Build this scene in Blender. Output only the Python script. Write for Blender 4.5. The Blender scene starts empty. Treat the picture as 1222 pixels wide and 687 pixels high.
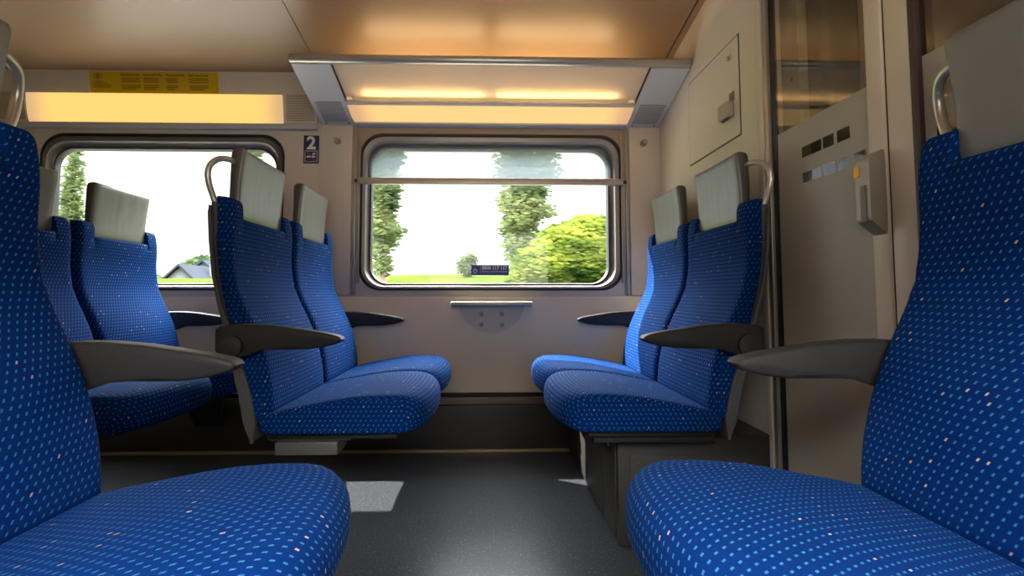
import bpy, bmesh, math, random
from mathutils import Vector, Matrix
from mathutils.geometry import tessellate_polygon
random.seed(7)
S = bpy.context.scene
COL = S.collection
PI = math.pi

# ------------------------------------------------------------------ scene settings
S.view_settings.view_transform = 'Standard'
S.view_settings.look = 'None'
S.view_settings.gamma = 1.0
S.view_settings.use_curve_mapping = False
S.view_settings.exposure = 0.9
S.render.engine = 'CYCLES'
cy = S.cycles
cy.use_denoising = True
cy.max_bounces = 10
cy.diffuse_bounces = 5
cy.glossy_bounces = 4
cy.transmission_bounces = 6
cy.transparent_max_bounces = 24
cy.sample_clamp_indirect = 6.0
cy.caustics_reflective = False
cy.caustics_refractive = False

# ------------------------------------------------------------------ materials
def s2l(c):
    return tuple(((x / 255) / 12.92 if x / 255 <= .04045 else ((x / 255 + .055) / 1.055) ** 2.4) for x in c)

def new_mat(name):
    m = bpy.data.materials.new(name); m.use_nodes = True
    nt = m.node_tree
    return m, nt, nt.nodes, nt.links, nt.nodes['Principled BSDF']

def plain(name, rgb, rough=.5, metal=0., noise=.0, nscale=40., bump=0., bscale=300., spec=.5):
    m, nt, N, L, b = new_mat(name)
    c = s2l(rgb)
    b.inputs['Base Color'].default_value = (*c, 1)
    b.inputs['Roughness'].default_value = rough
    b.inputs['Metallic'].default_value = metal
    b.inputs['Specular IOR Level'].default_value = spec
    tc = N.new('ShaderNodeTexCoord')
    if noise > 0:
        t = N.new('ShaderNodeTexNoise'); t.inputs['Scale'].default_value = nscale; t.inputs['Detail'].default_value = 4
        L.new(tc.outputs['Object'], t.inputs['Vector'])
        mx = N.new('ShaderNodeMix'); mx.data_type = 'RGBA'
        mx.inputs[6].default_value = (*[x * (1 - noise) for x in c], 1)
        mx.inputs[7].default_value = (*[min(1, x * (1 + noise)) for x in c], 1)
        L.new(t.outputs['Fac'], mx.inputs[0]); L.new(mx.outputs[2], b.inputs['Base Color'])
    if bump > 0:
        t2 = N.new('ShaderNodeTexNoise'); t2.inputs['Scale'].default_value = bscale; t2.inputs['Detail'].default_value = 3
        L.new(tc.outputs['Object'], t2.inputs['Vector'])
        bp = N.new('ShaderNodeBump'); bp.inputs['Strength'].default_value = bump; bp.inputs['Distance'].default_value = .002
        L.new(t2.outputs['Fac'], bp.inputs['Height']); L.new(bp.outputs['Normal'], b.inputs['Normal'])
    return m

def math_node(N, L, op, a, b=None, c=None):
    n = N.new('ShaderNodeMath'); n.operation = op
    for i, v in enumerate((a, b, c)):
        if v is None: continue
        if isinstance(v, (int, float)): n.inputs[i].default_value = v
        else: L.new(v, n.inputs[i])
    return n.outputs[0]

def fabric(name, base, dot, fleck, pu=.0138, pv=.0124):
    m, nt, N, L, b = new_mat(name)
    uv = N.new('ShaderNodeUVMap'); uv.uv_map = 'UVMap'
    sep = N.new('ShaderNodeSeparateXYZ'); L.new(uv.outputs[0], sep.inputs[0])
    v = math_node(N, L, 'DIVIDE', sep.outputs[1], pv)
    row = math_node(N, L, 'FLOOR', v)
    odd = math_node(N, L, 'MODULO', math_node(N, L, 'ABSOLUTE', row), 2.)
    u = math_node(N, L, 'ADD', math_node(N, L, 'DIVIDE', sep.outputs[0], pu), math_node(N, L, 'MULTIPLY', odd, .5))
    colm = math_node(N, L, 'FLOOR', u)
    fu = math_node(N, L, 'SUBTRACT', math_node(N, L, 'FRACT', u), .5)
    fv = math_node(N, L, 'SUBTRACT', math_node(N, L, 'FRACT', v), .5)
    # slightly slanted little dashes
    fu2 = math_node(N, L, 'SUBTRACT', fu, math_node(N, L, 'MULTIPLY', fv, .5))
    du = math_node(N, L, 'LESS_THAN', math_node(N, L, 'ABSOLUTE', fu2), .12)
    dv = math_node(N, L, 'LESS_THAN', math_node(N, L, 'ABSOLUTE', fv), .19)
    msk = math_node(N, L, 'MULTIPLY', du, dv)
    cv = N.new('ShaderNodeCombineXYZ'); L.new(colm, cv.inputs[0]); L.new(row, cv.inputs[1])
    wn = N.new('ShaderNodeTexWhiteNoise'); wn.noise_dimensions = '2D'; L.new(cv.outputs[0], wn.inputs['Vector'])
    isf = math_node(N, L, 'GREATER_THAN', wn.outputs['Value'], .955)
    dc = N.new('ShaderNodeMix'); dc.data_type = 'RGBA'
    dc.inputs[6].default_value = (*dot, 1); dc.inputs[7].default_value = (*fleck, 1); L.new(isf, dc.inputs[0])
    # woven body: fine noise
    tn = N.new('ShaderNodeTexNoise'); tn.inputs['Scale'].default_value = 900; tn.inputs['Detail'].default_value = 2
    L.new(uv.outputs[0], tn.inputs['Vector'])
    bc = N.new('ShaderNodeMix'); bc.data_type = 'RGBA'
    bc.inputs[6].default_value = (*[x * .8 for x in base], 1); bc.inputs[7].default_value = (*[x * 1.2 for x in base], 1)
    L.new(tn.outputs['Fac'], bc.inputs[0])
    fc = N.new('ShaderNodeMix'); fc.data_type = 'RGBA'
    L.new(msk, fc.inputs[0]); L.new(bc.outputs[2], fc.inputs[6]); L.new(dc.outputs[2], fc.inputs[7])
    L.new(fc.outputs[2], b.inputs['Base Color'])
    b.inputs['Roughness'].default_value = .85
    b.inputs['Specular IOR Level'].default_value = .05
    b.inputs['Sheen Weight'].default_value = .02
    b.inputs['Sheen Roughness'].default_value = .4
    b.inputs['Sheen Tint'].default_value = (.25, .5, 1, 1)
    bp = N.new('ShaderNodeBump'); bp.inputs['Strength'].default_value = .25; bp.inputs['Distance'].default_value = .001
    L.new(tn.outputs['Fac'], bp.inputs['Height']); L.new(bp.outputs['Normal'], b.inputs['Normal'])
    return m

def leather(name, rgb, rough=.34):
    m, nt, N, L, b = new_mat(name)
    tc = N.new('ShaderNodeTexCoord')
    t = N.new('ShaderNodeTexNoise'); t.inputs['Scale'].default_value = 7; t.inputs['Detail'].default_value = 2
    mp = N.new('ShaderNodeMapping'); mp.inputs['Scale'].default_value = (1, 1.8, .55)
    L.new(tc.outputs['Object'], mp.inputs[0]); L.new(mp.outputs[0], t.inputs['Vector'])
    c = s2l(rgb)
    mx = N.new('ShaderNodeMix'); mx.data_type = 'RGBA'
    mx.inputs[6].default_value = (*[x * .93 for x in c], 1); mx.inputs[7].default_value = (*[x * 1.07 for x in c], 1)
    L.new(t.outputs['Fac'], mx.inputs[0]); L.new(mx.outputs[2], b.inputs['Base Color'])
    vo = N.new('ShaderNodeTexVoronoi'); vo.inputs['Scale'].default_value = 420; L.new(tc.outputs['Object'], vo.inputs['Vector'])
    ad = math_node(N, L, 'ADD', math_node(N, L, 'MULTIPLY', vo.outputs['Distance'], .08), math_node(N, L, 'MULTIPLY', t.outputs['Fac'], 1.2))
    bp = N.new('ShaderNodeBump'); bp.inputs['Strength'].default_value = .5; bp.inputs['Distance'].default_value = .006
    L.new(ad, bp.inputs['Height']); L.new(bp.outputs['Normal'], b.inputs['Normal'])
    b.inputs['Roughness'].default_value = rough
    return m

def perforated(name, rgb, hole, pitch):
    m, nt, N, L, b = new_mat(name)
    uv = N.new('ShaderNodeUVMap'); uv.uv_map = 'UVMap'
    sep = N.new('ShaderNodeSeparateXYZ'); L.new(uv.outputs[0], sep.inputs[0])
    fu = math_node(N, L, 'SUBTRACT', math_node(N, L, 'FRACT', math_node(N, L, 'DIVIDE', sep.outputs[0], pitch)), .5)
    fv = math_node(N, L, 'SUBTRACT', math_node(N, L, 'FRACT', math_node(N, L, 'DIVIDE', sep.outputs[1], pitch)), .5)
    r2 = math_node(N, L, 'ADD', math_node(N, L, 'MULTIPLY', fu, fu), math_node(N, L, 'MULTIPLY', fv, fv))
    k = math_node(N, L, 'LESS_THAN', r2, .1)
    mx = N.new('ShaderNodeMix'); mx.data_type = 'RGBA'
    mx.inputs[6].default_value = (*s2l(rgb), 1); mx.inputs[7].default_value = (*s2l(hole), 1)
    L.new(k, mx.inputs[0]); L.new(mx.outputs[2], b.inputs['Base Color'])
    b.inputs['Roughness'].default_value = .5
    return m

def glass(name, tint=(1, 1, 1), refl=1.0):
    m, nt, N, L, b = new_mat(name)
    N.remove(b)
    out = N['Material Output']
    tr = N.new('ShaderNodeBsdfTransparent'); tr.inputs[0].default_value = (*tint, 1)
    gl = N.new('ShaderNodeBsdfGlossy'); gl.inputs['Roughness'].default_value = .02
    fr = N.new('ShaderNodeFresnel'); ge = N.new('ShaderNodeNewGeometry')
    # a pane reflects the same from either face
    L.new(math_node(N, L, 'SUBTRACT', 1.5, math_node(N, L, 'MULTIPLY', ge.outputs['Backfacing'], 1.5 - 1 / 1.5)), fr.inputs['IOR'])
    f = math_node(N, L, 'MULTIPLY', fr.outputs[0], refl); f.node.use_clamp = True
    mx = N.new('ShaderNodeMixShader'); L.new(f, mx.inputs[0]); L.new(tr.outputs[0], mx.inputs[1]); L.new(gl.outputs[0], mx.inputs[2])
    L.new(mx.outputs[0], out.inputs[0])
    return m

def veil(name, rgb, transp, transl=.3, rough=.5, gloss=0.):
    """cloth blind / frosted film / thin diffusing sheet"""
    m, nt, N, L, b = new_mat(name); N.remove(b); out = N['Material Output']
    c = (*s2l(rgb), 1)
    d = N.new('ShaderNodeBsdfDiffuse'); d.inputs[0].default_value = c
    t = N.new('ShaderNodeBsdfTranslucent'); t.inputs[0].default_value = c
    p = N.new('ShaderNodeBsdfTransparent')
    a = N.new('ShaderNodeMixShader'); a.inputs[0].default_value = transl; L.new(d.outputs[0], a.inputs[1]); L.new(t.outputs[0], a.inputs[2])
    e = N.new('ShaderNodeMixShader'); e.inputs[0].default_value = transp; L.new(a.outputs[0], e.inputs[1]); L.new(p.outputs[0], e.inputs[2])
    last = e
    if gloss > 0:
        g = N.new('ShaderNodeBsdfGlossy'); g.inputs['Roughness'].default_value = rough
        fr = N.new('ShaderNodeFresnel'); ge = N.new('ShaderNodeNewGeometry')
        L.new(math_node(N, L, 'SUBTRACT', 1.45, math_node(N, L, 'MULTIPLY', ge.outputs['Backfacing'], 1.45 - 1 / 1.45)), fr.inputs['IOR'])
        q = N.new('ShaderNodeMixShader'); L.new(math_node(N, L, 'MULTIPLY', fr.outputs[0], gloss), q.inputs[0])
        L.new(e.outputs[0], q.inputs[1]); L.new(g.outputs[0], q.inputs[2]); last = q
    L.new(last.outputs[0], out.inputs[0])
    return m

def lamp_mat(name, rgb, strength, end=None, ulen=1.0):
    """a lit diffuser: the tube behind is shorter than the cover, so its ends glow less"""
    m, nt, N, L, b = new_mat(name); N.remove(b); out = N['Material Output']
    e = N.new('ShaderNodeEmission'); e.inputs[0].default_value = (*rgb, 1); e.inputs[1].default_value = strength
    if end:
        uv = N.new('ShaderNodeUVMap'); uv.uv_map = 'UVMap'
        sep = N.new('ShaderNodeSeparateXYZ'); L.new(uv.outputs[0], sep.inputs[0])
        d = math_node(N, L, 'ABSOLUTE', sep.outputs[0])          # distance from the middle
        mr = N.new('ShaderNodeMapRange'); mr.interpolation_type = 'SMOOTHSTEP'
        mr.inputs['From Min'].default_value = ulen / 2 - .14; mr.inputs['From Max'].default_value = ulen / 2 - .01
        mr.inputs['To Min'].default_value = 0.; mr.inputs['To Max'].default_value = 1.
        L.new(d, mr.inputs['Value'])
        mx = N.new('ShaderNodeMix'); mx.data_type = 'RGBA'
        mx.inputs[6].default_value = (*rgb, 1); mx.inputs[7].default_value = (*end, 1)
        L.new(mr.outputs[0], mx.inputs[0]); L.new(mx.outputs[2], e.inputs[0])
    L.new(e.outputs[0], out.inputs[0])
    return m

def leaf_mat(name, a, b_, trans=.45):
    m, nt, N, L, b = new_mat(name); N.remove(b); out = N['Material Output']
    tc = N.new('ShaderNodeTexCoord')
    t = N.new('ShaderNodeTexNoise'); t.inputs['Scale'].default_value = 1.1; t.inputs['Detail'].default_value = 5
    mp = N.new('ShaderNodeMapping'); mp.inputs['Scale'].default_value = (.5, .5, 1.6)
    L.new(tc.outputs['Object'], mp.inputs[0]); L.new(mp.outputs[0], t.inputs['Vector'])
    rmp = N.new('ShaderNodeMapRange'); rmp.inputs['From Min'].default_value = .35; rmp.inputs['From Max'].default_value = .65
    L.new(t.outputs['Fac'], rmp.inputs['Value'])
    mx = N.new('ShaderNodeMix'); mx.data_type = 'RGBA'
    mx.inputs[6].default_value = (*s2l(a), 1); mx.inputs[7].default_value = (*s2l(b_), 1); L.new(rmp.outputs[0], mx.inputs[0])
    d = N.new('ShaderNodeBsdfDiffuse'); L.new(mx.outputs[2], d.inputs[0])
    tl = N.new('ShaderNodeBsdfTranslucent'); L.new(mx.outputs[2], tl.inputs[0])
    s = N.new('ShaderNodeMixShader'); s.inputs[0].default_value = trans; L.new(d.outputs[0], s.inputs[1]); L.new(tl.outputs[0], s.inputs[2])
    L.new(s.outputs[0], out.inputs[0])
    return m

def floor_mat():
    m, nt, N, L, b = new_mat('speckled_floor')
    tc = N.new('ShaderNodeTexCoord')
    t = N.new('ShaderNodeTexNoise'); t.inputs['Scale'].default_value = 170; t.inputs['Detail'].default_value = 2
    L.new(tc.outputs['Object'], t.inputs['Vector'])
    cr = N.new('ShaderNodeValToRGB')
    cr.color_ramp.elements[0].position = .60; cr.color_ramp.elements[0].color = (*s2l((54, 55, 58)), 1)
    cr.color_ramp.elements[1].position = .74; cr.color_ramp.elements[1].color = (*s2l((128, 132, 140)), 1)
    L.new(t.outputs['Fac'], cr.inputs[0])
    L.new(cr.outputs[0], b.inputs['Base Color']); b.inputs['Specular IOR Level'].default_value = .2
    t2 = N.new('ShaderNodeTexNoise'); t2.inputs['Scale'].default_value = 5; t2.inputs['Detail'].default_value = 5
    L.new(tc.outputs['Object'], t2.inputs['Vector'])
    mr = N.new('ShaderNodeMapRange'); mr.inputs['To Min'].default_value = .27; mr.inputs['To Max'].default_value = .42
    L.new(t2.outputs['Fac'], mr.inputs['Value']); L.new(mr.outputs[0], b.inputs['Roughness'])
    bp = N.new('ShaderNodeBump'); bp.inputs['Strength'].default_value = .15; bp.inputs['Distance'].default_value = .002
    L.new(t.outputs['Fac'], bp.inputs['Height']); L.new(bp.outputs['Normal'], b.inputs['Normal'])
    return m

FAB = fabric('blue_dotted_fabric', (.0010, .0215, .122), (.030, .150, .30), (.42, .34, .24))
LEA = leather('grey_leather', (112, 109, 104), .30)
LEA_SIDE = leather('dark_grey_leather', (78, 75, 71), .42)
PLAST = plain('dark_plastic', (52, 49, 47), .55, spec=.3, bump=.25, bscale=500, noise=.1)
SHELL = plain('shell_plastic', (80, 80, 80), .5, bump=.2, bscale=500)
BLACK = plain('black_rubber', (26, 26, 28), .55)
DARKM = plain('dark_painted_metal', (50, 47, 45), .45, noise=.12, nscale=12)
WALLM = plain('wall_laminate', (206, 194, 178), .45, noise=.03, nscale=3)
WALLL = plain('lower_wall_laminate', (236, 220, 194), .45, noise=.03, nscale=3)
CEIL = plain('ceiling_laminate', (160, 135, 109), .35, noise=.03, nscale=2)
GREYP = plain('grey_paint', (184, 185, 187), .42)
ALU = plain('brushed_aluminium', (190, 184, 174), .34, .55)
ALUD = plain('dull_aluminium', (168, 160, 148), .4, .7)
CHROME = plain('chrome', (215, 213, 208), .14, 1.0)
FRAME = plain('window_frame_paint', (118, 112, 108), .38, .35)
BROWN = plain('brown_strip', (120, 102, 92), .35, .3)
GREEN = plain('grey_green_panel', (150, 148, 122), .5)
DGREEN = plain('dark_green_column', (92, 92, 66), .5)
BEIGE = plain('vestibule_laminate', (190, 168, 146), .5, noise=.1, nscale=6)
STILE = plain('door_stile_laminate', (206, 190, 170), .42, noise=.06, nscale=14)
HANDM = plain('handle_grey', (158, 148, 136), .4, .2)
FROST = veil('frosted_film', (214, 206, 188), .16, .35, .35, .8)
BLINDM = veil('blind_cloth', (120, 128, 140), .66, .6)
SHEET = veil('translucent_shelf', (236, 224, 204), 0., .5)
PANE = glass('window_glass', (.97, .985, .98), 1.0)
DPANE = glass('door_glass', (.80, .80, .74), 1.7)
GRILL = perforated('perforated_beige', (205, 190, 165), (60, 52, 44), .0072)
GRILLG = perforated('perforated_grey', (170, 170, 170), (60, 60, 62), .0072)
FLOORM = floor_mat()
LAMP_Y = lamp_mat('lamp_diffuser_warm', (1.0, .60, .17), .63, (.62, .40, .20), 1.245)
LAMP_O = lamp_mat('lamp_diffuser_orange', (1.0, .62, .24), .60, (.66, .38, .20), 1.345)
TUBE = lamp_mat('fluorescent_glow', (1.0, .72, .38), 13.5)
YELLOW = plain('yellow_sticker', (205, 170, 16), .45)
YTXT = plain('sticker_print', (84, 68, 14), .6)
BLUE = plain('sign_blue', (32, 40, 88), .4)
BLUE2 = plain('sticker_blue', (34, 60, 150), .4)
WHITE = plain('print_white', (226, 224, 218), .5)
RED = plain('print_red', (190, 40, 40), .5)
AMBER = plain('amber_button', (245, 170, 20), .35)
GRASS = leaf_mat('meadow', (36, 50, 16), (54, 66, 22), 0.)
LEAF_Y = leaf_mat('leaf_yellow_green', (42, 62, 22), (112, 120, 48))
LEAF_G = leaf_mat('leaf_green', (52, 66, 42), (94, 102, 64))
LEAF_D = leaf_mat('leaf_dark', (44, 60, 40), (82, 94, 54))
GRAVEL = plain('track_gravel', (122, 117, 110), .9, noise=.3, nscale=20)
BARK = plain('bark', (108, 94, 78), .9, noise=.3, nscale=8)
HWALL = plain('house_plaster', (100, 102, 106), .9, spec=0.)
HROOF = plain('house_roof_slate', (46, 48, 54), .9, spec=0., noise=.15, nscale=1.5)
HDARK = plain('house_window_dark', (40, 44, 54), .6, spec=0.)

# ------------------------------------------------------------------ mesh helper
class MB:
    def __init__(s): s.v = []; s.f = []; s.uv = []; s.mi = []; s.sm = []
    def add(s, vs, fs, uvs=None, mi=0, smooth=False):
        b = len(s.v); s.v.extend([tuple(p) for p in vs])
        for k, f in enumerate(fs):
            s.f.append([b + i for i in f])
            if uvs is None:
                # planar metre-scale mapping by dominant normal
                P = [Vector(vs[i]) for i in f]
                n = Vector((0, 0, 0))
                for i in range(len(P)):
                    a, c = P[i], P[(i + 1) % len(P)]
                    n += Vector(((a.y - c.y) * (a.z + c.z), (a.z - c.z) * (a.x + c.x), (a.x - c.x) * (a.y + c.y)))
                ax = max(range(3), key=lambda q: abs(n[q]))
                s.uv.append([((p.y, p.z), (p.x, p.z), (p.x, p.y))[ax] for p in P])
            else: s.uv.append(uvs[k])
            s.mi.append(mi); s.sm.append(smooth)
        return s
    def box(s, x0, x1, y0, y1, z0, z1, mi=0, bev=0.):
        if bev > 0:
            bm = bmesh.new()
            bmesh.ops.create_cube(bm, size=1)
            for v in bm.verts:
                v.co = Vector(((x0 + x1) / 2 + v.co.x * (x1 - x0), (y0 + y1) / 2 + v.co.y * (y1 - y0), (z0 + z1) / 2 + v.co.z * (z1 - z0)))
            bmesh.ops.bevel(bm, geom=list(bm.edges), offset=bev, segments=3, affect='EDGES', profile=.5)
            bm.verts.index_update()
            s.add([v.co for v in bm.verts], [[v.index for v in f.verts] for f in bm.faces], mi=mi, smooth=True)
            bm.free(); return s
        V = [(x, y, z) for z in (z0, z1) for y in (y0, y1) for x in (x0, x1)]
        F = [(0, 2, 3, 1), (4, 5, 7, 6), (0, 1, 5, 4), (2, 6, 7, 3), (0, 4, 6, 2), (1, 3, 7, 5)]
        return s.add(V, F, mi=mi)
    def loft(s, loops, uvs=None, mi=0, smooth=True, cap=True, closed=True):
        """loops: list of same-length point loops; uvs: same shape"""
        n = len(loops[0]); V = [p for l in loops for p in l]; F = []; U = []
        def U_(i, j, wrap=False):
            if uvs is None: return (j / n, i)
            if wrap: return uvs[i][n]
            return uvs[i][j]
        for i in range(len(loops) - 1):
            for j in range(n if closed else n - 1):
                k = (j + 1) % n
                F.append((i * n + j, i * n + k, (i + 1) * n + k, (i + 1) * n + j))
                w = (k == 0 and uvs is not None and len(uvs[i]) > n)
                U.append([U_(i, j), U_(i, k, w), U_(i + 1, k, w), U_(i + 1, j)])
        s.add(V, F, U, mi, smooth)
        if cap:
            for i, rev in ((0, True), (len(loops) - 1, False)):
                idx = list(range(n))
                P = loops[i]
                s.add(P, [idx[::-1] if rev else idx], None, mi, smooth)
        return s
    def cyl(s, p0, p1, r0, r1=None, n=20, mi=0, cap=True, smooth=True):
        r1 = r0 if r1 is None else r1
        p0, p1 = Vector(p0), Vector(p1); d = (p1 - p0).normalized()
        a = d.orthogonal().normalized(); b = d.cross(a)
        L = [[p + (a * math.cos(2 * PI * j / n) + b * math.sin(2 * PI * j / n)) * r for j in range(n)] for p, r in ((p0, r0), (p1, r1))]
        return s.loft(L, mi=mi, smooth=smooth, cap=cap)
    def tube(s, pts, r, n=12, mi=0, cap=True):
        pts = [Vector(p) for p in pts]; L = []; a = None
        for i, p in enumerate(pts):
            d = (pts[min(i + 1, len(pts) - 1)] - pts[max(i - 1, 0)]).normalized()
            if a is None: a = d.orthogonal().normalized()
            else: a = (a - d * a.dot(d)).normalized()
            b = d.cross(a)
            rr = r[i] if isinstance(r, (list, tuple)) else r
            L.append([p + (a * math.cos(2 * PI * j / n) + b * math.sin(2 * PI * j / n)) * rr for j in range(n)])
        return s.loft(L, mi=mi, cap=cap)
    def poly(s, outer, holes, to3, depth, mi=0, mi_edge=None):
        """flat plate with holes: 2-D outline, to3(u,v,d)->point, thickness depth"""
        rings = [outer] + holes
        tr = tessellate_polygon([[Vector((p[0], p[1], 0)) for p in r] for r in rings])
        flat = [p for r in rings for p in r]
        # orient
        def area(t): a, b, c = (flat[i] for i in t); return (b[0] - a[0]) * (c[1] - a[1]) - (b[1] - a[1]) * (c[0] - a[0])
        tr = [t if area(t) > 0 else t[::-1] for t in tr]
        m = len(flat)
        V = [to3(p[0], p[1], 0) for p in flat] + [to3(p[0], p[1], depth) for p in flat]
        uv = [list(p) for p in flat] * 2
        F = [list(t) for t in tr] + [[i + m for i in t[::-1]] for t in tr]
        s.add(V, F, [[uv[i] for i in f] for f in F], mi, False)
        b = 0; me = mi if mi_edge is None else mi_edge
        for r in rings:
            k = len(r)
            F2 = [(b + i, b + (i + 1) % k, b + (i + 1) % k + m, b + i + m) for i in range(k)]
            s.add(V, F2, None, me, True)
            b += k
        return s
    def build(s, name, mats, parent=None, autosmooth=40, fix=True):
        me = bpy.data.meshes.new(name)
        me.from_pydata(s.v, [], s.f); me.update()
        uvl = me.uv_layers.new(name='UVMap')
        k = 0
        for f in s.uv:
            for q in f: uvl.data[k].uv = q; k += 1
        if not isinstance(mats, (list, tuple)): mats = [mats]
        for m in mats: me.materials.append(m)
        for p, mi, sm in zip(me.polygons, s.mi, s.sm): p.material_index = mi; p.use_smooth = sm
        bm = bmesh.new(); bm.from_mesh(me)
        bmesh.ops.remove_doubles(bm, verts=bm.verts, dist=1e-5)
        if fix: bmesh.ops.recalc_face_normals(bm, faces=bm.faces)
        bm.to_mesh(me); bm.free()
        if any(s.sm):
            me.set_sharp_from_angle(angle=math.radians(autosmooth))
        o = bpy.data.objects.new(name, me); COL.objects.link(o)
        if parent: o.parent = parent
        return o

def tag(o, label=None, cat=None, group=None, kind=None):
    if label: o['label'] = label
    if cat: o['category'] = cat
    if group: o['group'] = group
    if kind: o['kind'] = kind
    return o
def thing(name, label, cat, loc=(0, 0, 0), rz=0., group=None):
    o = bpy.data.objects.new(name, None); COL.objects.link(o)
    o.empty_display_size = .05
    o.location = loc; o.rotation_euler = (0, 0, rz)
    return tag(o, label, cat, group)
def struct(o, label=None, cat=None):
    return tag(o, label, cat, kind='structure')

def rrect(x0, x1, y0, y1, r, n=8):
    P = []
    for cx, cy_, a0 in ((x1 - r, y1 - r, 0), (x0 + r, y1 - r, 90), (x0 + r, y0 + r, 180), (x1 - r, y0 + r, 270)):
        for i in range(n + 1):
            a = math.radians(a0 + 90 * i / n); P.append((cx + r * math.cos(a), cy_ + r * math.sin(a)))
    return P
def rect(x0, x1, y0, y1): return [(x0, y0), (x1, y0), (x1, y1), (x0, y1)]

def interp(tab, x):
    """smooth (Catmull-like monotone cubic) interpolation through (x, y) pairs"""
    if x <= tab[0][0]: return tab[0][1]
    if x >= tab[-1][0]: return tab[-1][1]
    for i in range(len(tab) - 1):
        if tab[i][0] <= x <= tab[i + 1][0]:
            x0, y0 = tab[i]; x1, y1 = tab[i + 1]; h = x1 - x0; t = (x - x0) / h
            m0 = (y1 - tab[i - 1][1]) / (x1 - tab[i - 1][0]) if i > 0 else (y1 - y0) / h
            m1 = (tab[i + 2][1] - y0) / (tab[i + 2][0] - x0) if i + 2 < len(tab) else (y1 - y0) / h
            t2, t3 = t * t, t * t * t
            return (2 * t3 - 3 * t2 + 1) * y0 + (t3 - 2 * t2 + t) * h * m0 + (-2 * t3 + 3 * t2) * y1 + (t3 - t2) * h * m1

def text_into(mb, s, size, to3, u, v, mi=0, align='LEFT', bold=0., fit=None):
    cu = bpy.data.curves.new('text', 'FONT'); cu.body = s; cu.size = size; cu.align_x = align; cu.offset = bold; cu.resolution_u = 3
    o = bpy.data.objects.new('text', cu); COL.objects.link(o)
    dg = bpy.context.evaluated_depsgraph_get(); dg.update()
    me = bpy.data.meshes.new_from_object(o.evaluated_get(dg))
    k = fit / max(p.co.x for p in me.vertices) if fit else 1.
    mb.add([to3(u + p.co.x * k, v + p.co.y, 0) for p in me.vertices], [list(f.vertices) for f in me.polygons], None, mi, False)
    bpy.data.objects.remove(o); bpy.data.curves.remove(cu); bpy.data.meshes.remove(me)

# ------------------------------------------------------------------ seats
HW = .2275
FRONT = [(.36, .12), (.44, .122), (.517, .112), (.60, .088), (.67, .058), (.735, .026), (.80, .006), (.87, -.002), (.95, .000), (1.0, -.004), (1.03, -.012)]
BACK = [(.36, .060), (.474, .038), (.57, .012), (.67, -.012), (.735, -.030), (.80, -.044), (.90, -.056), (1.03, -.064)]

def edge_round(d, r):
    """how far a surface drops at distance d from its edge, radius r"""
    if d >= r: return 0.
    q = 1 - d / r
    return r * (1 - math.sqrt(max(0, 1 - q * q)))

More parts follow.
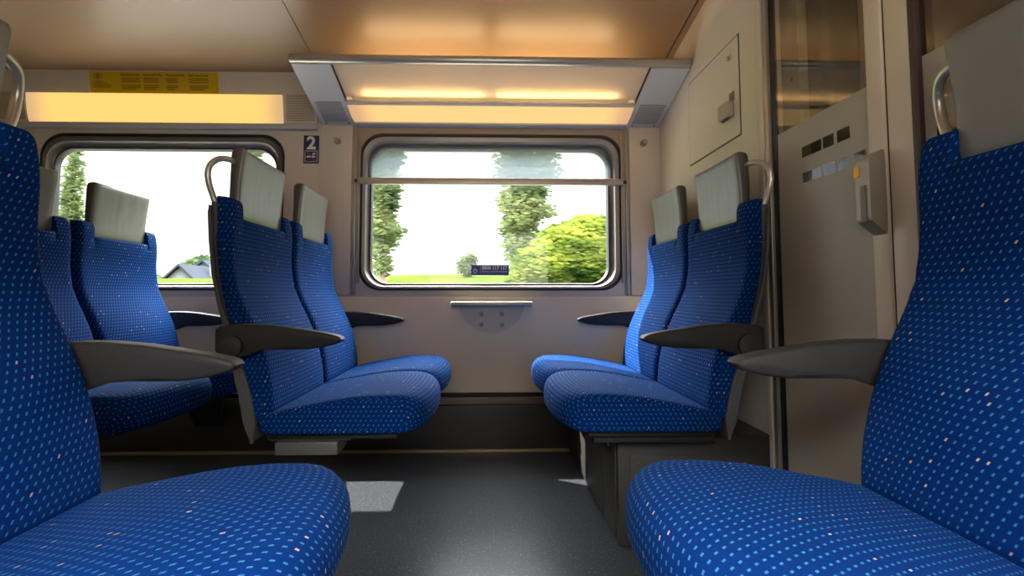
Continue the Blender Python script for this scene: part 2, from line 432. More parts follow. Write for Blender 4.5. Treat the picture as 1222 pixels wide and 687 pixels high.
def seat_back(parent):
    ys = []
    for d in (0, .003, .008, .015, .024, .04, .0695):
        ys.append(-HW + d)
    ys += [-HW + .0725, -HW + .078]
    ys += [-.10, -.05, 0, .05, .10]
    ys += [-y for y in ys[:9]][::-1]
    zs = [.405 + i * (.955 - .405) / 30 for i in range(31)] + [.960, .966, .985, 1.0, 1.012, 1.020, 1.024]
    topz = 1.024; ny, nz = len(ys), len(zs)
    nh = HW - .0725
    def notch(y, z): return abs(y) < nh - 1e-6 and z > .966 - 1e-6
    arc = [0]
    for i in range(1, nz):
        arc.append(arc[-1] + math.hypot(zs[i] - zs[i - 1], interp(FRONT, zs[i]) - interp(FRONT, zs[i - 1])))
    def across(y):
        d = HW - abs(y); k = 24; a = 0; yy = 0; A = abs(y)
        a = max(0, min(A, HW - .022)); r = .022
        if A > HW - r:
            n_ = 12; p = (HW - r, 0.)
            for q in range(1, n_ + 1):
                y2 = HW - r + (A - HW + r) * q / n_; z2 = edge_round(HW - y2, r)
                a += math.hypot(y2 - p[0], z2 - p[1]); p = (y2, z2)
        return math.copysign(a, y)
    ua = [across(y) for y in ys]
    def halfw(z):
        h = 1.0
        if z > .85: h = 1 - .055 * ((z - .85) / .175) ** 2
        return h
    def fr(y, z):
        d = HW - abs(y)
        s = interp(FRONT, z)
        c = (y / HW)
        # lumbar bulge across the middle, side bolsters a touch proud
        s += .014 * (1 - c * c) * math.exp(-((z - .60) / .13) ** 2)
        s += -.006 * (1 - min(1, abs(c) * 1.15) ** 4) * math.exp(-((z - .80) / .12) ** 2)
        s -= edge_round(d, .022)
        s -= edge_round(topz - z, .016)
        s -= edge_round(max(0, z - .405), .02)
        if z < .967: s -= .004 * math.exp(-((z - .775) / .006) ** 2)     # sewn seam line
        if z > .95 and d > .06: s -= edge_round(max(0, d < .0726 and .0726 - d or .967 - z), .008)
        return s
    def bk(y, z):
        return interp(BACK, z) + .011 + edge_round(HW - abs(y), .010)
    V = []; 
    for i in range(nz):
        for j in range(ny):
            V.append((fr(ys[j], zs[i]), ys[j] * halfw(zs[i]), zs[i]))
    n0 = len(V)
    for i in range(nz):
        for j in range(ny):
            V.append((bk(ys[j], zs[i]), ys[j] * halfw(zs[i]), zs[i]))
    cells = set()
    for i in range(nz - 1):
        for j in range(ny - 1):
            ym = (ys[j] + ys[j + 1]) / 2; zm = (zs[i] + zs[i + 1]) / 2
            if abs(ym) < nh and zm > .966: continue
            cells.add((i, j))
    F = []; U = []
    id_ = lambda i, j: i * ny + j
    for (i, j) in cells:
        q = [(i, j), (i, j + 1), (i + 1, j + 1), (i + 1, j)]
        F.append([id_(*a) for a in q]); U.append([(ua[a[1]], arc[a[0]]) for a in q])
        F.append([n0 + id_(*a) for a in q[::-1]]); U.append([(ys[a[1]] + 1, arc[a[0]]) for a in q[::-1]])
        for (di, dj, a, b) in ((0, -1, (i, j), (i + 1, j)), (0, 1, (i, j + 1), (i + 1, j + 1)), (-1, 0, (i, j), (i, j + 1)), (1, 0, (i + 1, j), (i + 1, j + 1))):
            if (i + di, j + dj) in cells: continue
            t = [id_(*a), id_(*b), n0 + id_(*b), n0 + id_(*a)]
            F.append(t)
            if dj:
                U.append([(V[k][0] * (1 if dj < 0 else -1), arc[a[0]] if q2 in (0, 3) else arc[b[0]]) for q2, k in enumerate(t)])
            else:
                U.append([(ys[a[1]] if q2 in (0, 3) else ys[b[1]], V[k][0] + 3) for q2, k in enumerate(t)])
    mb = MB(); mb.add(V, F, U, 0, True)
    used = set(i for f in mb.f for i in f)
    o = mb.build('backrest', FAB, parent, 50)
    bm = bmesh.new(); bm.from_mesh(o.data)
    bmesh.ops.delete(bm, geom=[v for v in bm.verts if not v.link_faces], context='VERTS'); bm.to_mesh(o.data); bm.free()
    return o

def seat_cushion(parent):
    # side profile: (x, z), x is 0 at the rear and 1 at the nose
    prof = []
    top = [(0, .418), (.08, .424), (.18, .434), (.30, .444), (.45, .456), (.60, .465), (.74, .469), (.86, .469), (.915, .465), (.952, .457), (.978, .445), (.994, .429), (1.0, .411), (.996, .394), (.983, .379), (.962, .369), (.92, .364), (.7, .362), (.4, .362), (.15, .362), (.03, .364), (0, .375)]
    n = len(top)
    cols = [(-HW, .014), (-HW + .002, .008), (-HW + .006, .0035), (-HW + .012, .001), (-HW + .02, 0)]
    cols += [(-HW + .02 + i * (2 * HW - .04) / 16, 0) for i in range(1, 16)]
    cols += [(-y, r) for y, r in cols[:5]][::-1]
    x0 = .085
    cen = [0.]
    for k in range(1, n):
        cen.append(cen[-1] + math.hypot((top[k][0] - top[k - 1][0]) * .45, top[k][1] - top[k - 1][1]))
    loops = []; uvs = []
    for y, inset in cols:
        c = y / HW
        xf = .516 + .042 * (1 - abs(c) ** 2.6) - .012 * max(0, abs(c) - .82) / .18
        L = []; U = []; a = 0
        for k, (t, z) in enumerate(top):
            x = x0 + t * (xf - x0)
            zz = z + (.010 * (1 - c * c) if z > .41 else 0) * min(1, t * 3)
            zz -= .006 * (1 - c * c) * math.exp(-((t - .35) / .2) ** 2) if z > .43 and t < .8 else 0
            # inset towards the middle of the section for the rounded side edges
            cx, cz = .3, .415
            x -= inset * (1 if x > cx else -1) * min(1, abs(x - cx) / .1)
            zz -= inset * (1 if zz > cz else -1) * min(1, abs(zz - cz) / .03)
            p = (x, y, zz); 
            L.append(p); U.append((math.copysign(abs(y) + inset * .8, y), cen[k]))
        U.append((y, cen[-1] + .05))
        loops.append(L); uvs.append(U)
    mb = MB(); mb.loft(loops, uvs, 0, True, True)
    return mb.build('seat_cushion', FAB, parent, 50)

def seat_headrest(parent, wrinkle=0):
    # stack of rounded sections, front slightly concave, leaning forward at the top
    zs = [.958, .962, .970, .985, 1.01, 1.04, 1.07, 1.10, 1.13, 1.155, 1.168, 1.176, 1.180]
    hw = .153
    loops = []; fr = MB()
    for k, z in enumerate(zs):
        t = (z - .958) / .247
        f = -.018 + .020 * t + .006 * math.sin(PI * t) * -1
        b = -.052 + .006 * t
        rr = [(.012, .008), (.006, .004), (.002, .0015), (0, 0), (0, 0), (0, 0), (0, 0), (0, 0), (0, 0), (0, 0), (.001, .001), (.004, .004), (.012, .010)][k]
        f -= rr[0]; b += rr[1]; w = hw - rr[0] * .6 + .003 * t
        P = []
        m = 11
        for i in range(m + 1):
            y = -w + .006 + i * (2 * w - .012) / m
            c = y / w
            ff = f - .004 * (1 - c * c)
            if wrinkle:
                ff += .004 * math.sin(y * 95 + .6) * math.exp(-((y - .03) / .05) ** 2) * math.exp(-((t - .62) / .28) ** 2)
            P.append((ff, y, z))
        P += [(f - .002, w - .002, z), (f - .007, w, z), (b + .008, w, z), (b + .001, w - .006, z)]
        P += [(b, w * .5, z), (b, -w * .5, z)]
        P += [(b + .001, -w + .006, z), (b + .008, -w, z), (f - .007, -w, z), (f - .002, -w + .002, z)]
        loops.append(P)
    mb = MB(); mb.loft(loops, None, 0, True, True)
    n = len(loops[0])
    # side and back faces use the darker hide
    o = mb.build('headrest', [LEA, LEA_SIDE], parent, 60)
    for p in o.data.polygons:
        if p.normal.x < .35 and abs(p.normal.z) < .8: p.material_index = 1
    return o

ARM_TOP = [(-.012, .655), (.0, .664), (.05, .668), (.10, .667), (.16, .662), (.22, .653), (.27, .645), (.30, .639), (.315, .634)]
ARM_BOT = [(.321, .627), (.316, .619), (.30, .613), (.27, .606), (.23, .601), (.18, .599), (.13, .599), (.10, .597), (.075, .588), (.05, .580), (.02, .578), (-.005, .584), (-.014, .60)]
def seat_armrest(parent, yc, hinge_side, hinge=True):
    """yc: local y of the middle; hinge_side: sign of the outer face carrying the round cap"""
    arm = ARM_TOP + ARM_BOT
    w = .023
    mb = MB()
    loops = []
    for y, ins in ((-w, .006), (-w + .002, .0025), (-w + .006, 0), (-w + .012, 0), (w - .012, 0), (w - .006, 0), (w - .002, .0025), (w, .006)):
        L = []
        for i, (x, z) in enumerate(arm):
            a = arm[i - 1]; c = arm[(i + 1) % len(arm)]
            tx, tz = c[0] - a[0], c[1] - a[1]; l = math.hypot(tx, tz) or 1
            nx, nz = tz / l * -1, tx / l   # left normal of a clockwise path points outward (top goes +x)
            # upper pad is broad, the web below it is thinner
            yy = y
            if z < .603 and .06 < x < .19: yy = y * .45
            elif z < .612 and x < .19: yy = y * .72
            L.append((x - nx * ins, yc + yy, z - nz * ins))
        loops.append(L)
    mb.loft(loops, None, 0, True, True)
    o = mb.build('armrest', PLAST, parent, 45)
    # raised rim of the pad along its outer edge
    if hinge:
        h = MB()
        y1 = yc + hinge_side * w * .72
        h.cyl((.032, y1 - hinge_side * .004, .610), (.032, y1 + hinge_side * .012, .610), .0305, .0295, 28)
        h.cyl((.032, y1 + hinge_side * .012, .610), (.032, y1 + hinge_side * .015, .610), .0285, .022, 28)
        h.build('hinge_cap', PLAST, o)
    return o

def seat_shell(parent):
    ys = [-HW + .004, -HW + .008, -HW + .016] + [-.15 + i * .05 for i in range(7)] + [HW - .016, HW - .008, HW - .004]
    zs = [.35 + i * .0328 for i in range(21)]
    L = []
    for i, z in enumerate(zs):
        f = [(interp(BACK, max(z, .36)) + .018, y, z) for y in ys]
        b = []
        for y in ys[::-1]:
            d = HW - .004 - abs(y)
            b.append((interp(BACK, max(z, .36)) + edge_round(d, .009) - .006 * (1 - (y / HW) ** 2), y, z))
        L.append(f + b)
    return MB().loft(L, None, 0, True, True).build('back_shell', SHELL, parent, 50)

def seat_shield(parent, sgn):
    """narrow plastic side shield that runs down to a point below the cushion, aisle side"""
    zs = [.345, .352, .40, .47, .53, .59, .66, .72, .80, .90, .975, .995]
    y0 = sgn * (HW - .006); y1 = sgn * (HW + .009)
    L = []
    for z in zs:
        zc = max(z, .36)
        b = interp(BACK, zc) - .003
        wd = .034 if z < .5 else max(.010, .034 - (z - .5) * .10)
        if z < .36: b += .012; wd = .008
        if z > .98: b += .004; wd = .004
        L.append([(b, y0, z), (b + wd, y0, z), (b + wd, y1 - sgn * .003, z), (b + wd - .003, y1, z), (b + .004, y1, z), (b, y1 - sgn * .004, z)])
    return MB().loft(L, None, 0, True, True).build('side_shield', SHELL, parent, 40)

def seat_handle(parent, sgn):
    ctl = [(-.056, .205, 1.000), (-.062, .214, 1.028), (-.066, .226, 1.056), (-.067, .232, 1.085), (-.062, .228, 1.110), (-.050, .210, 1.130), (-.040, .180, 1.138), (-.036, .148, 1.138)]
    pts = []
    for i in range(len(ctl) - 1):
        p0, p1, p2, p3 = (Vector(ctl[max(0, min(len(ctl) - 1, i + k))]) for k in (-1, 0, 1, 2))
        for k in range(5):
            q = k / 5
            pts.append(.5 * ((2 * p1) + (p2 - p0) * q + (2 * p0 - 5 * p1 + 4 * p2 - p3) * q * q + (3 * p1 - p0 - 3 * p2 + p3) * q ** 3))
    pts.append(Vector(ctl[-1]))
    pts = [(p.x, p.y * sgn, p.z) for p in pts]
    return MB().tube(pts, .0085, 12).build('grab_handle', HANDLE, parent, 60)
HANDLE = plain('handle_tube', (196, 188, 174), .34, .6)

HOUSING = plain('housing_grey', (96, 95, 90), .4, .3)
def make_seat(name_label, x, y, face, aisle, kind, base, wrinkle=0):
    """face +1: looks towards +X, -1: towards -X.  aisle: world sign of the aisle side in Y."""
    rz = 0 if face > 0 else PI
    la = aisle if face > 0 else -aisle            # local sign of the aisle
    t = thing('train_seat', name_label, 'train seat', (x, y, 0), rz, 'blue train seats')
    seat_back(t); seat_cushion(t); seat_headrest(t, wrinkle); seat_shell(t)
    if kind == 'aisle':
        seat_armrest(t, la * (HW + .0245), la)
        seat_shield(t, la); seat_handle(t, la)
    else:
        seat_armrest(t, -la * (HW + .050), -la, False)
    # pan and carrying structure below the cushion
    u = MB()
    u.box(.10, .46, -HW + .03, HW - .03, .345, .3625, bev=.004)
    u.build('seat_pan', BLACK, t)
    if base == 'cantilever':
        b = MB()
        b.box(.17, .23, -HW + .08, HW - .0, .305, .345, bev=.004) if la < 0 else b.box(.17, .23, -HW, HW - .08, .305, .345, bev=.004) 
        b.build('wall_mount_beam', DARKM, t)
        if kind == 'aisle':
            c = MB()
            yy = la * (HW - .012)
            c.box(.130, .300, min(yy, yy - la * .10), max(yy, yy - la * .10), .307, .343, bev=.003)
            c.build('end_housing', HOUSING, t)
            d = MB(); d.box(.105, .33, min(yy - la * .02, yy - la * .08), max(yy - la * .02, yy - la * .08), .3405, .350, bev=.002)
            d.build('slide_rail', DARKM, t)
        else:
            c = MB()
            ye = -la * HW; yw = -la * (HW + .085)
            V = []
            lo = [[(.12, ye, .30), (.30, ye, .30), (.30, ye, .348), (.12, ye, .348)], [(.14, yw, .13), (.26, yw, .13), (.28, yw, .345), (.12, yw, .345)]]
            c.loft(lo, None, 0, False); c.build('wall_mount', DARKM, t)
    else:
        b = MB()
        for s in (-1, 1):
            b = MB(); b.box(.09, .44, s * .16 - .018, s * .16 + .018, .3225, .346, bev=.003); b.build('mounting_rail', BLACK, t)
    return t

YA, YW, YN = 1.635, 2.110, .645
XL, XR = -.712, .744
make_seat('train seat whose open grab loop stands before the left window, armrest with round hinge', XL, YA, 1, -1, 'aisle', 'cantilever')
make_seat('train seat against the wall below the class sign, just left of the middle window', XL, YW, 1, -1, 'window', 'cantilever')
make_seat('aisle train seat on the black box, grab loop beside the hatch partition', XR, YA, -1, -1, 'aisle', 'box')
make_seat('wall side train seat on the black box, sunlit stripe down its backrest', XR, YW, -1, -1, 'window', 'box')
make_seat('huge close blue train seat beside the glass door', .757, YN, -1, 1, 'aisle', 'cantilever')
make_seat('huge close blue train seat at left edge, headrest mostly out of view', -.752, YN, 1, 1, 'aisle', 'cantilever')
make_seat('aisle train seat of the rear row, backrest half hidden by the huge left seat', XL - .79, YA, 1, -1, 'aisle', 'cantilever')
make_seat('rear row train seat by the left window, headrest leather creased', XL - .79, YW, 1, -1, 'window', 'cantilever', 1)

# ------------------------------------------------------------------ coach shell
W = 2.47
XE0, XE1 = -4.6, 3.0
PX = .86                                   # partition face
# floor
f = MB(); f.box(XE0, XE1, -.25, W + .10, -.06, 0.); struct(f.build('floor', FLOORM))

# far wall: window panel with two openings
WIN = dict(mid=(-.575, .600, .80, 1.468), left=(-2.118, -1.052, .80, 1.457))
def wall_far():
    to3 = lambda u, v, d: (u, W + d, v)
    m = MB()
    holes = [rrect(-.628, .668, .766, 1.540, .105)[::-1], rrect(-2.172, -1.004, .766, 1.528, .105)[::-1], rrect(-3.9, -2.75, .766, 1.528, .105)[::-1], rrect(1.3, 2.5, .766, 1.528, .105)[::-1]]
    m.poly(rect(XE0, XE1, .735, 1.9), holes, to3, .09)
    struct(m.build('wall_far', WALLM))
    m = MB(); m.box(XE0, XE1, W - .010, W + .09, .272, .735, bev=.004); struct(m.build('wall_far_lower', WALLL))
wall_far()

def window(n, outer, inner, blind, label):
    (x0, x1, z0, z1), (a0, a1, b0, b1) = outer, inner
    # stepped frame running round the opening, rubber lip outermost
    def ring(name, steps, mat, parent):
        L = []
        for (t, y) in steps:
            o = rrect(x0 + (a0 - x0) * t, x1 + (a1 - x1) * t, z0 + (b0 - z0) * t, z1 + (b1 - z1) * t, .108 - .022 * t, 10)
            L.append([(p[0], y, p[1]) for p in o])
        return MB().loft(L, None, 0, True, False).build(name, mat, parent, 35)
    fr = ring('window_%d' % n, [(.16, W + .05), (.16, W - .004), (.24, W - .010), (.50, W - .006), (.62, W + .010), (.86, W + .022), (.86, W + .05)], FRAME, None)
    struct(fr)
    ring('gasket', [(-.06, W + .06), (-.06, W - .001), (-.02, W - .006), (.12, W - .006), (.16, W - .001), (.16, W + .06)], BLACK, fr)
    ring('inner_gasket', [(.86, W + .05), (.86, W + .018), (.94, W + .017), (1.01, W + .026), (1.01, W + .05)], BLACK, fr)
    p = MB(); p.poly(rrect(a0 - .012, a1 + .012, b0 - .012, b1 + .012, .09), [], lambda u, v, d: (u, W + .040 + d, v), .006)
    p.build('pane', PANE, fr)
    return fr
o_ = [(-.643, 1.31), (-.643, 1.578), (.683, 1.578), (.683, 1.31)]
i_ = [p for p in rrect(-.628, .668, .766, 1.540, .105, 10) if p[1] > 1.2]
o_ += [(.668, 1.31)] + i_ + [(-.628, 1.31)]
m = MB(); m.poly(o_[::-1], [], lambda u, v, d: (u, W - .0035 + d, v), .0034); struct(m.build('trim_11', plain('brown_head_panel', (158, 138, 120), .45)))
window(1, (-2.172, -1.004, .766, 1.528), WIN['left'], False, '')
window(2, (-.628, .668, .766, 1.540), WIN['mid'], True, '')
window(3, (-3.9, -2.75, .766, 1.528), (-3.85, -2.80, .80, 1.457), False, '')

# slim posts either side of the middle window and pillar panels
def slab_struct(name, x0, x1, y0, y1, z0, z1, m, bev=.003):
    return struct(MB().box(x0, x1, y0, y1, z0, z1, bev=bev).build(name, m))
slab_struct('trim_1', -.823, -.668, W - .014, W + .01, .741, 1.60, WALLM)
slab_struct('trim_2', .706, PX, W - .014, W + .01, .741, 1.60, WALLM)
slab_struct('trim_3', -.662, -.645, W - .012, W + .01, .741, 1.585, ALUD)
slab_struct('trim_4', .685, .700, W - .012, W + .01, .741, 1.585, ALUD)
# dark plinth below the wall
slab_struct('baseboard_upper', XE0, PX, W - .004, W + .05, .250, .274, BLACK, .002)
slab_struct('baseboard_strip', XE0, PX, W - .018, W + .05, .216, .252, BROWN, .004)
slab_struct('baseboard_far', XE0, PX, W - .030, W + .05, .012, .217, DARKM, .004)
slab_struct('baseboard_bead', XE0, PX, W - .045, W + .05, .0, .012, plain('bead', (150, 132, 96), .4, .3), .002)

# ceiling: sloping sides, flat middle, in bays with shadow gaps
CP = [(-.25, 1.50), (-.20, 1.80), (-.13, 1.81), (.35, 1.905), (.70, 1.975), (.95, 2.01), (1.135, 2.018), (1.32, 2.01), (1.57, 1.975), (1.92, 1.905), (2.405, 1.818), (2.44, 1.83), (2.56, 1.83)]
def ceiling_bay(x0, x1, name):
    L = []
    for x in (x0, x1):
        L.append([(x, y, z) for y, z in CP[1:]] + [(x, y, 2.12) for y, z in (CP[-1], CP[1])])
    m = MB(); m.loft(L, None, 0, False, True)
    return struct(m.build(name, CEIL, None, 30))
ceiling_bay(XE0, -.8125, 'ceiling')
ceiling_bay(-.8085, .826, 'ceiling.001')
ceiling_bay(.834, XE1, 'ceiling.002')
slab_struct('roof_slab', XE0, XE1, -.3, 2.6, 2.12, 2.2, BLACK, 0)

# cove panel over the left window (leans out towards the top) and its lamp
CV0, CV1 = (2.402, 1.822), (2.450, 1.575)          # (y, z) top, bottom
def cove(t, off=0.):
    y = CV0[0] + (CV1[0] - CV0[0]) * t; z = CV0[1] + (CV1[1] - CV0[1]) * t
    dy, dz = CV1[0] - CV0[0], CV1[1] - CV0[1]; l = math.hypot(dy, dz)
    return y + dz / l * off, z - dy / l * off        # off > 0: out of the panel into the room
def cove_panel(x0, x1, name, mat):
    L = []
    for x in (x0, x1):
        a = cove(0); b = cove(1)
        L.append([(x, a[0], a[1]), (x, b[0], b[1]), (x, b[0] + .004, b[1] - .006), (x, 2.475, b[1] - .006), (x, 2.475, a[1])])
    return struct(MB().loft(L, None, 0, False, True).build(name, mat, None, 20))
cove_panel(XE0, -.838, 'trim_5', WALLM)
def cove_sill(x0, x1, name):
    L = []
    for x in (x0, x1):
        a = cove(.985, .014)
        L.append([(x, a[0], a[1]), (x, 2.440, 1.553), (x, 2.475, 1.553), (x, 2.475, 1.60), (x, a[0] + .01, a[1] + .006)])
    return struct(MB().loft(L, None, 0, False, True).build(name, GREYP, None, 20))
cove_sill(XE0, -.842, 'trim_6')

def cove_quad(mb, x0, x1, t0, t1, off, thick, mi=0, uvc=None):
    """a plate lying on the cove panel"""
    V = []
    for o in (off - thick, off):
        for t in (t1, t0):
            y, z = cove(t, o)
            for x in (x0, x1): V.append((x, y, z))
    F = [(4, 5, 7, 6), (0, 2, 3, 1), (0, 1, 5, 4), (2, 6, 7, 3), (0, 4, 6, 2), (1, 3, 7, 5)]
    cx = (x0 + x1) / 2; h = .2276
    UV = []
    for f_ in F:
        UV.append([((V[i][0] - cx), (1 if i in (2, 3, 6, 7) else 0) * (t1 - t0) * h) for i in f_])
    mb.add(V, F, UV, mi, False)
# lamp: convex diffuser with end caps
def wall_lamp(x0, x1, label):
    t = thing('wall_lamp', label, 'lamp', ((x0 + x1) / 2, 2.44, 1.66))
    base = MB(); cove_quad(base, x0 - .004, x1 + .004, .435, .985, .004, .02)
    b = base.build('lamp_base', WALLM); 
    n = 8; L = []; U = []
    for x in (x0, x1):
        l = []; u = []
        for i in range(n + 1):
            q = i / n; tt = .44 + q * .54
            off = .010 + .006 * math.sin(PI * min(1, max(0, q))) ** .5
            y, z = cove(tt, off); l.append((x, y, z)); u.append((x - (x0 + x1) / 2, q * .12))
        y, z = cove(.98, .0); l.append((x, y, z)); u.append((x - (x0 + x1) / 2, .13))
        y, z = cove(.44, .0); l.append((x, y, z)); u.append((x - (x0 + x1) / 2, .14)); u.append((x - (x0 + x1) / 2, .15))
        L.append(l); U.append(u)
    d = MB(); d.loft(L, U, 0, True, True)
    d = d.build('lamp_diffuser', LAMP_Y, None, 50)
    for o in (b, d):
        o.parent = t; o.matrix_parent_inverse = Matrix.Translation((-(x0 + x1) / 2, -2.44, -1.66))
    return t
wall_lamp(-2.212, -1.000, 'long warm yellow lit lamp strip above the left window')
def grille(name, label, x0, x1):
    m = MB(); cove_quad(m, x0, x1, .43, .93, .003, .003)
    return tag(m.build(name, GRILL), label, 'grille', 'perforated speaker grilles beside the yellow lamp')
grille('speaker_grille', 'square beige perforated grille between yellow lamp strip and luggage rack', -.985, -.850)
grille('speaker_grille', 'square beige perforated grille by the far left end of the yellow lamp strip', -2.36, -2.23)

# yellow notice sticker with four columns of print
def notice():
    x0, x1 = -1.912, -1.304
    m = MB(); cove_quad(m, x0, x1, .035, .43, .0025, .0025)
    to3 = lambda u, v, d: (u, *cove((1.822 - v) / .247, .0034))
    # plane is nearly vertical: v is height
    mb = m
    for k, (h, u) in enumerate((('Selbstkontrolle', -1.765), ('Autocontrôle', -1.658), ('Autocontrollo', -1.550), ('Self-check area', -1.442))):
        text_into(mb, h, .0160, to3, u, 1.794, 1, bold=.0004, fit=.074 + .0012 * len(h))
        for r in range(7):
            if r == 3: continue
            w_ = .092 - .018 * ((r * 3 + k) % 3) - (.02 if r == 6 else 0)
            z = 1.784 - r * .0082
            yy = [cove((1.822 - z) / .247, .0032), cove((1.822 - z + .0032) / .247, .0032)]
            mb.add([(u, yy[0][0], z), (u + w_, yy[0][0], z), (u + w_, yy[1][0], z - .0032), (u, yy[1][0], z - .0032)], [(0, 1, 2, 3)], None, 1)
    for r, w_ in ((0, .05), (1, .07), (2, .085), (3, .085)):
        z = 1.768 - r * .0085
        yy = [cove((1.822 - z) / .247, .0032), cove((1.822 - z + .003) / .247, .0032)]
        mb.add([(-1.898, yy[0][0], z), (-1.898 + w_, yy[0][0], z), (-1.898 + w_, yy[1][0], z - .003), (-1.898, yy[1][0], z - .003)], [(0, 1, 2, 3)], None, 1)
    # eye emblem: oval ring and pupil
    def oval(cx, cz, a, b, t_):
        V = []; F = []; n = 28
        for i in range(n):
            q = 2 * PI * i / n
            for s in (1, 1 - t_):
                V.append(to3(cx + a * s * math.cos(q), cz + b * s * math.sin(q), 0))
        for i in range(n):
            j = (i + 1) % n; F.append((2 * i, 2 * j, 2 * j + 1, 2 * i + 1))
        mb.add(V, F, None, 1)
    oval(-1.872, 1.792, .020, .0135, .16); oval(-1.872, 1.792, .0085, .0075, .55)
    o = m.build('notice_sticker', [YELLOW, YTXT], None, fix=False)
    tag(o, 'yellow notice sticker with four columns of print above the lamp strip', 'sticker')
notice()

# ------------------------------------------------------------------ luggage rack with lamp, over the middle window
def rack():
    t = thing('luggage_rack', 'luggage rack with metal front rail and glowing underside above the middle window', 'luggage rack', (0, 0, 0))
    A = (2.06, 1.698); B = (2.452, 1.580)
    def pl(y, off=0.):
        z = A[1] + (B[1] - A[1]) * (y - A[0]) / (B[0] - A[0])
        return z + off
    # front rail: rounded extrusion
    L = []
    for x in (-.822, -.818, .853, .857):
        k = .8 if x in (-.822, .857) else 1
        L.append([(x, 2.052 + .020 * k * math.cos(a), 1.722 + .018 * k * math.sin(a)) for a in [2 * PI * i / 20 for i in range(20)]])
    MB().loft(L).build('front_rail', ALU, t, 60)
    # end brackets
    for s, (x0, x1) in enumerate(((-.818, -.655), (.690, .855))):
        m = MB(); L = []
        for x in (x0, x1):
            L.append([(x, 2.055, pl(2.055)), (x, 2.455, pl(2.455)), (x, 2.468, pl(2.455)), (x, 2.468, 1.76), (x, 2.055, 1.735)])
        m.loft(L, None, 0, False)
        b = m.build('end_bracket', GREYP, t, 20)
        g = MB()
        c0, c1 = x0 + .022, x1 - .022
        ya, yb = 2.285, 2.425
        V = [(c0, ya, pl(ya, -.0015)), (c1, ya, pl(ya, -.0015)), (c1, yb, pl(yb, -.0015)), (c0, yb, pl(yb, -.0015)),
             (c0, ya, pl(ya, .002)), (c1, ya, pl(ya, .002)), (c1, yb, pl(yb, .002)), (c0, yb, pl(yb, .002))]
        g.add(V, [(0, 1, 2, 3), (4, 7, 6, 5), (0, 4, 5, 1), (1, 5, 6, 2), (2, 6, 7, 3), (3, 7, 4, 0)],
              [[(p[0], p[1]) for p in (V[i] for i in f_)] for f_ in [(0, 1, 2, 3), (4, 7, 6, 5), (0, 4, 5, 1), (1, 5, 6, 2), (2, 6, 7, 3), (3, 7, 4, 0)]])
        g.build('grille', GRILLG, b)
        for sx in (c0 + .005, c1 - .005):
            MB().cyl((sx, 2.44, pl(2.44, .001)), (sx, 2.4395, pl(2.44, -.0035)), .004, .003, 10).build('screw', DARKM, b)
    x0, x1 = -.652, .687
    # translucent shelf, set a little above the brackets
    def strip(name, ya, yb, oa, ob, th, mat, uvc=False, curve=0):
        n = 8; L = []; U = []
        for x in (x0, x1):
            lo = []; hi = []
            for i in range(n + 1):
                q = i / n; y = ya + (yb - ya) * q
                z = pl(y, oa + (ob - oa) * q) - curve * math.sin(PI * q)
                lo.append((x, y, z)); hi.append((x, y, z + th))
            l = lo + hi[::-1]; L.append(l)
            U.append([(x - (x0 + x1) / 2, p[1]) for p in l] + [(x - (x0 + x1) / 2, ya)])
        return MB().loft(L, U, 0, True, True).build(name, mat, t, 40)
    strip('shelf_panel', 2.062, 2.280, .012, .020, .004, SHEET)
    strip('lamp_lip', 2.286, 2.300, .004, -.004, .006, WALLM, curve=.002)
    strip('lamp_diffuser', 2.302, 2.428, .0, .0, .006, LAMP_O, curve=.010)
    strip('rear_strip', 2.430, 2.466, -.006, -.004, .02, GREYP)
    # side cheeks closing the recess
    for x in (x0 - .001, x1 + .001):
        m = MB(); m.add([(x, 2.06, pl(2.06)), (x, 2.29, pl(2.29)), (x, 2.29, 1.72), (x, 2.06, 1.74)], [(0, 1, 2, 3)]); m.build('side_cheek', BLACK, t)
    # tubes above the shelf
    for (a, b_) in ((-.57, -.022), (.045, .595)):
        MB().cyl((a, 2.262, 1.684), (b_, 2.262, 1.684), .012, None, 14).build('fluorescent_tube', TUBE, t)
    # trough carrying the tubes
    m = MB(); m.box(x0, x1, 2.284, 2.440, 1.690, 1.700); m.build('lamp_tray', GREYP, t)
    return t
first_rack = rack()
def copy_tree(o, parent=None):
    c = o.copy(); COL.objects.link(c)
    if parent: c.parent = parent
    for ch in list(o.children): copy_tree(ch, c)
    return c
near_fill_rack = copy_tree(first_rack)          # unseen twin on the opposite side, added for the warm bounce of its tubes
near_fill_rack.location = (.035, 2.27, 0); near_fill_rack.rotation_euler = (0, 0, PI)
near_fill_rack['label'] = 'unseen luggage rack added on the near side, its tubes warming the coach'
next_fill_rack = copy_tree(first_rack)          # another unseen copy, added so its tubes brighten the left ceiling and cove
next_fill_rack.location = (-1.65, 2.27, 0); next_fill_rack.rotation_euler = (0, 0, PI)
next_fill_rack['label'] = 'second unseen luggage rack added on the near side, its tubes brightening the left ceiling'

# coat hooks on the pillars
def hook(x, z, label):
    m = MB()
    m.cyl((x, W - .014, z), (x, W - .020, z), .016, .016, 20)
    m.cyl((x, W - .020, z), (x, W - .038, z), .008, .008, 16)
    m.cyl((x, W - .038, z), (x, W - .046, z), .014, .0125, 20)
    tag(m.build('coat_hook', HANDM), label, 'hook', 'round coat hooks on the pillars')
hook(-.738, 1.497, 'small round coat hook on the pillar beside the numbered class sign')
hook(.778, 1.500, 'small round coat hook on the pillar between window and hatch partition')

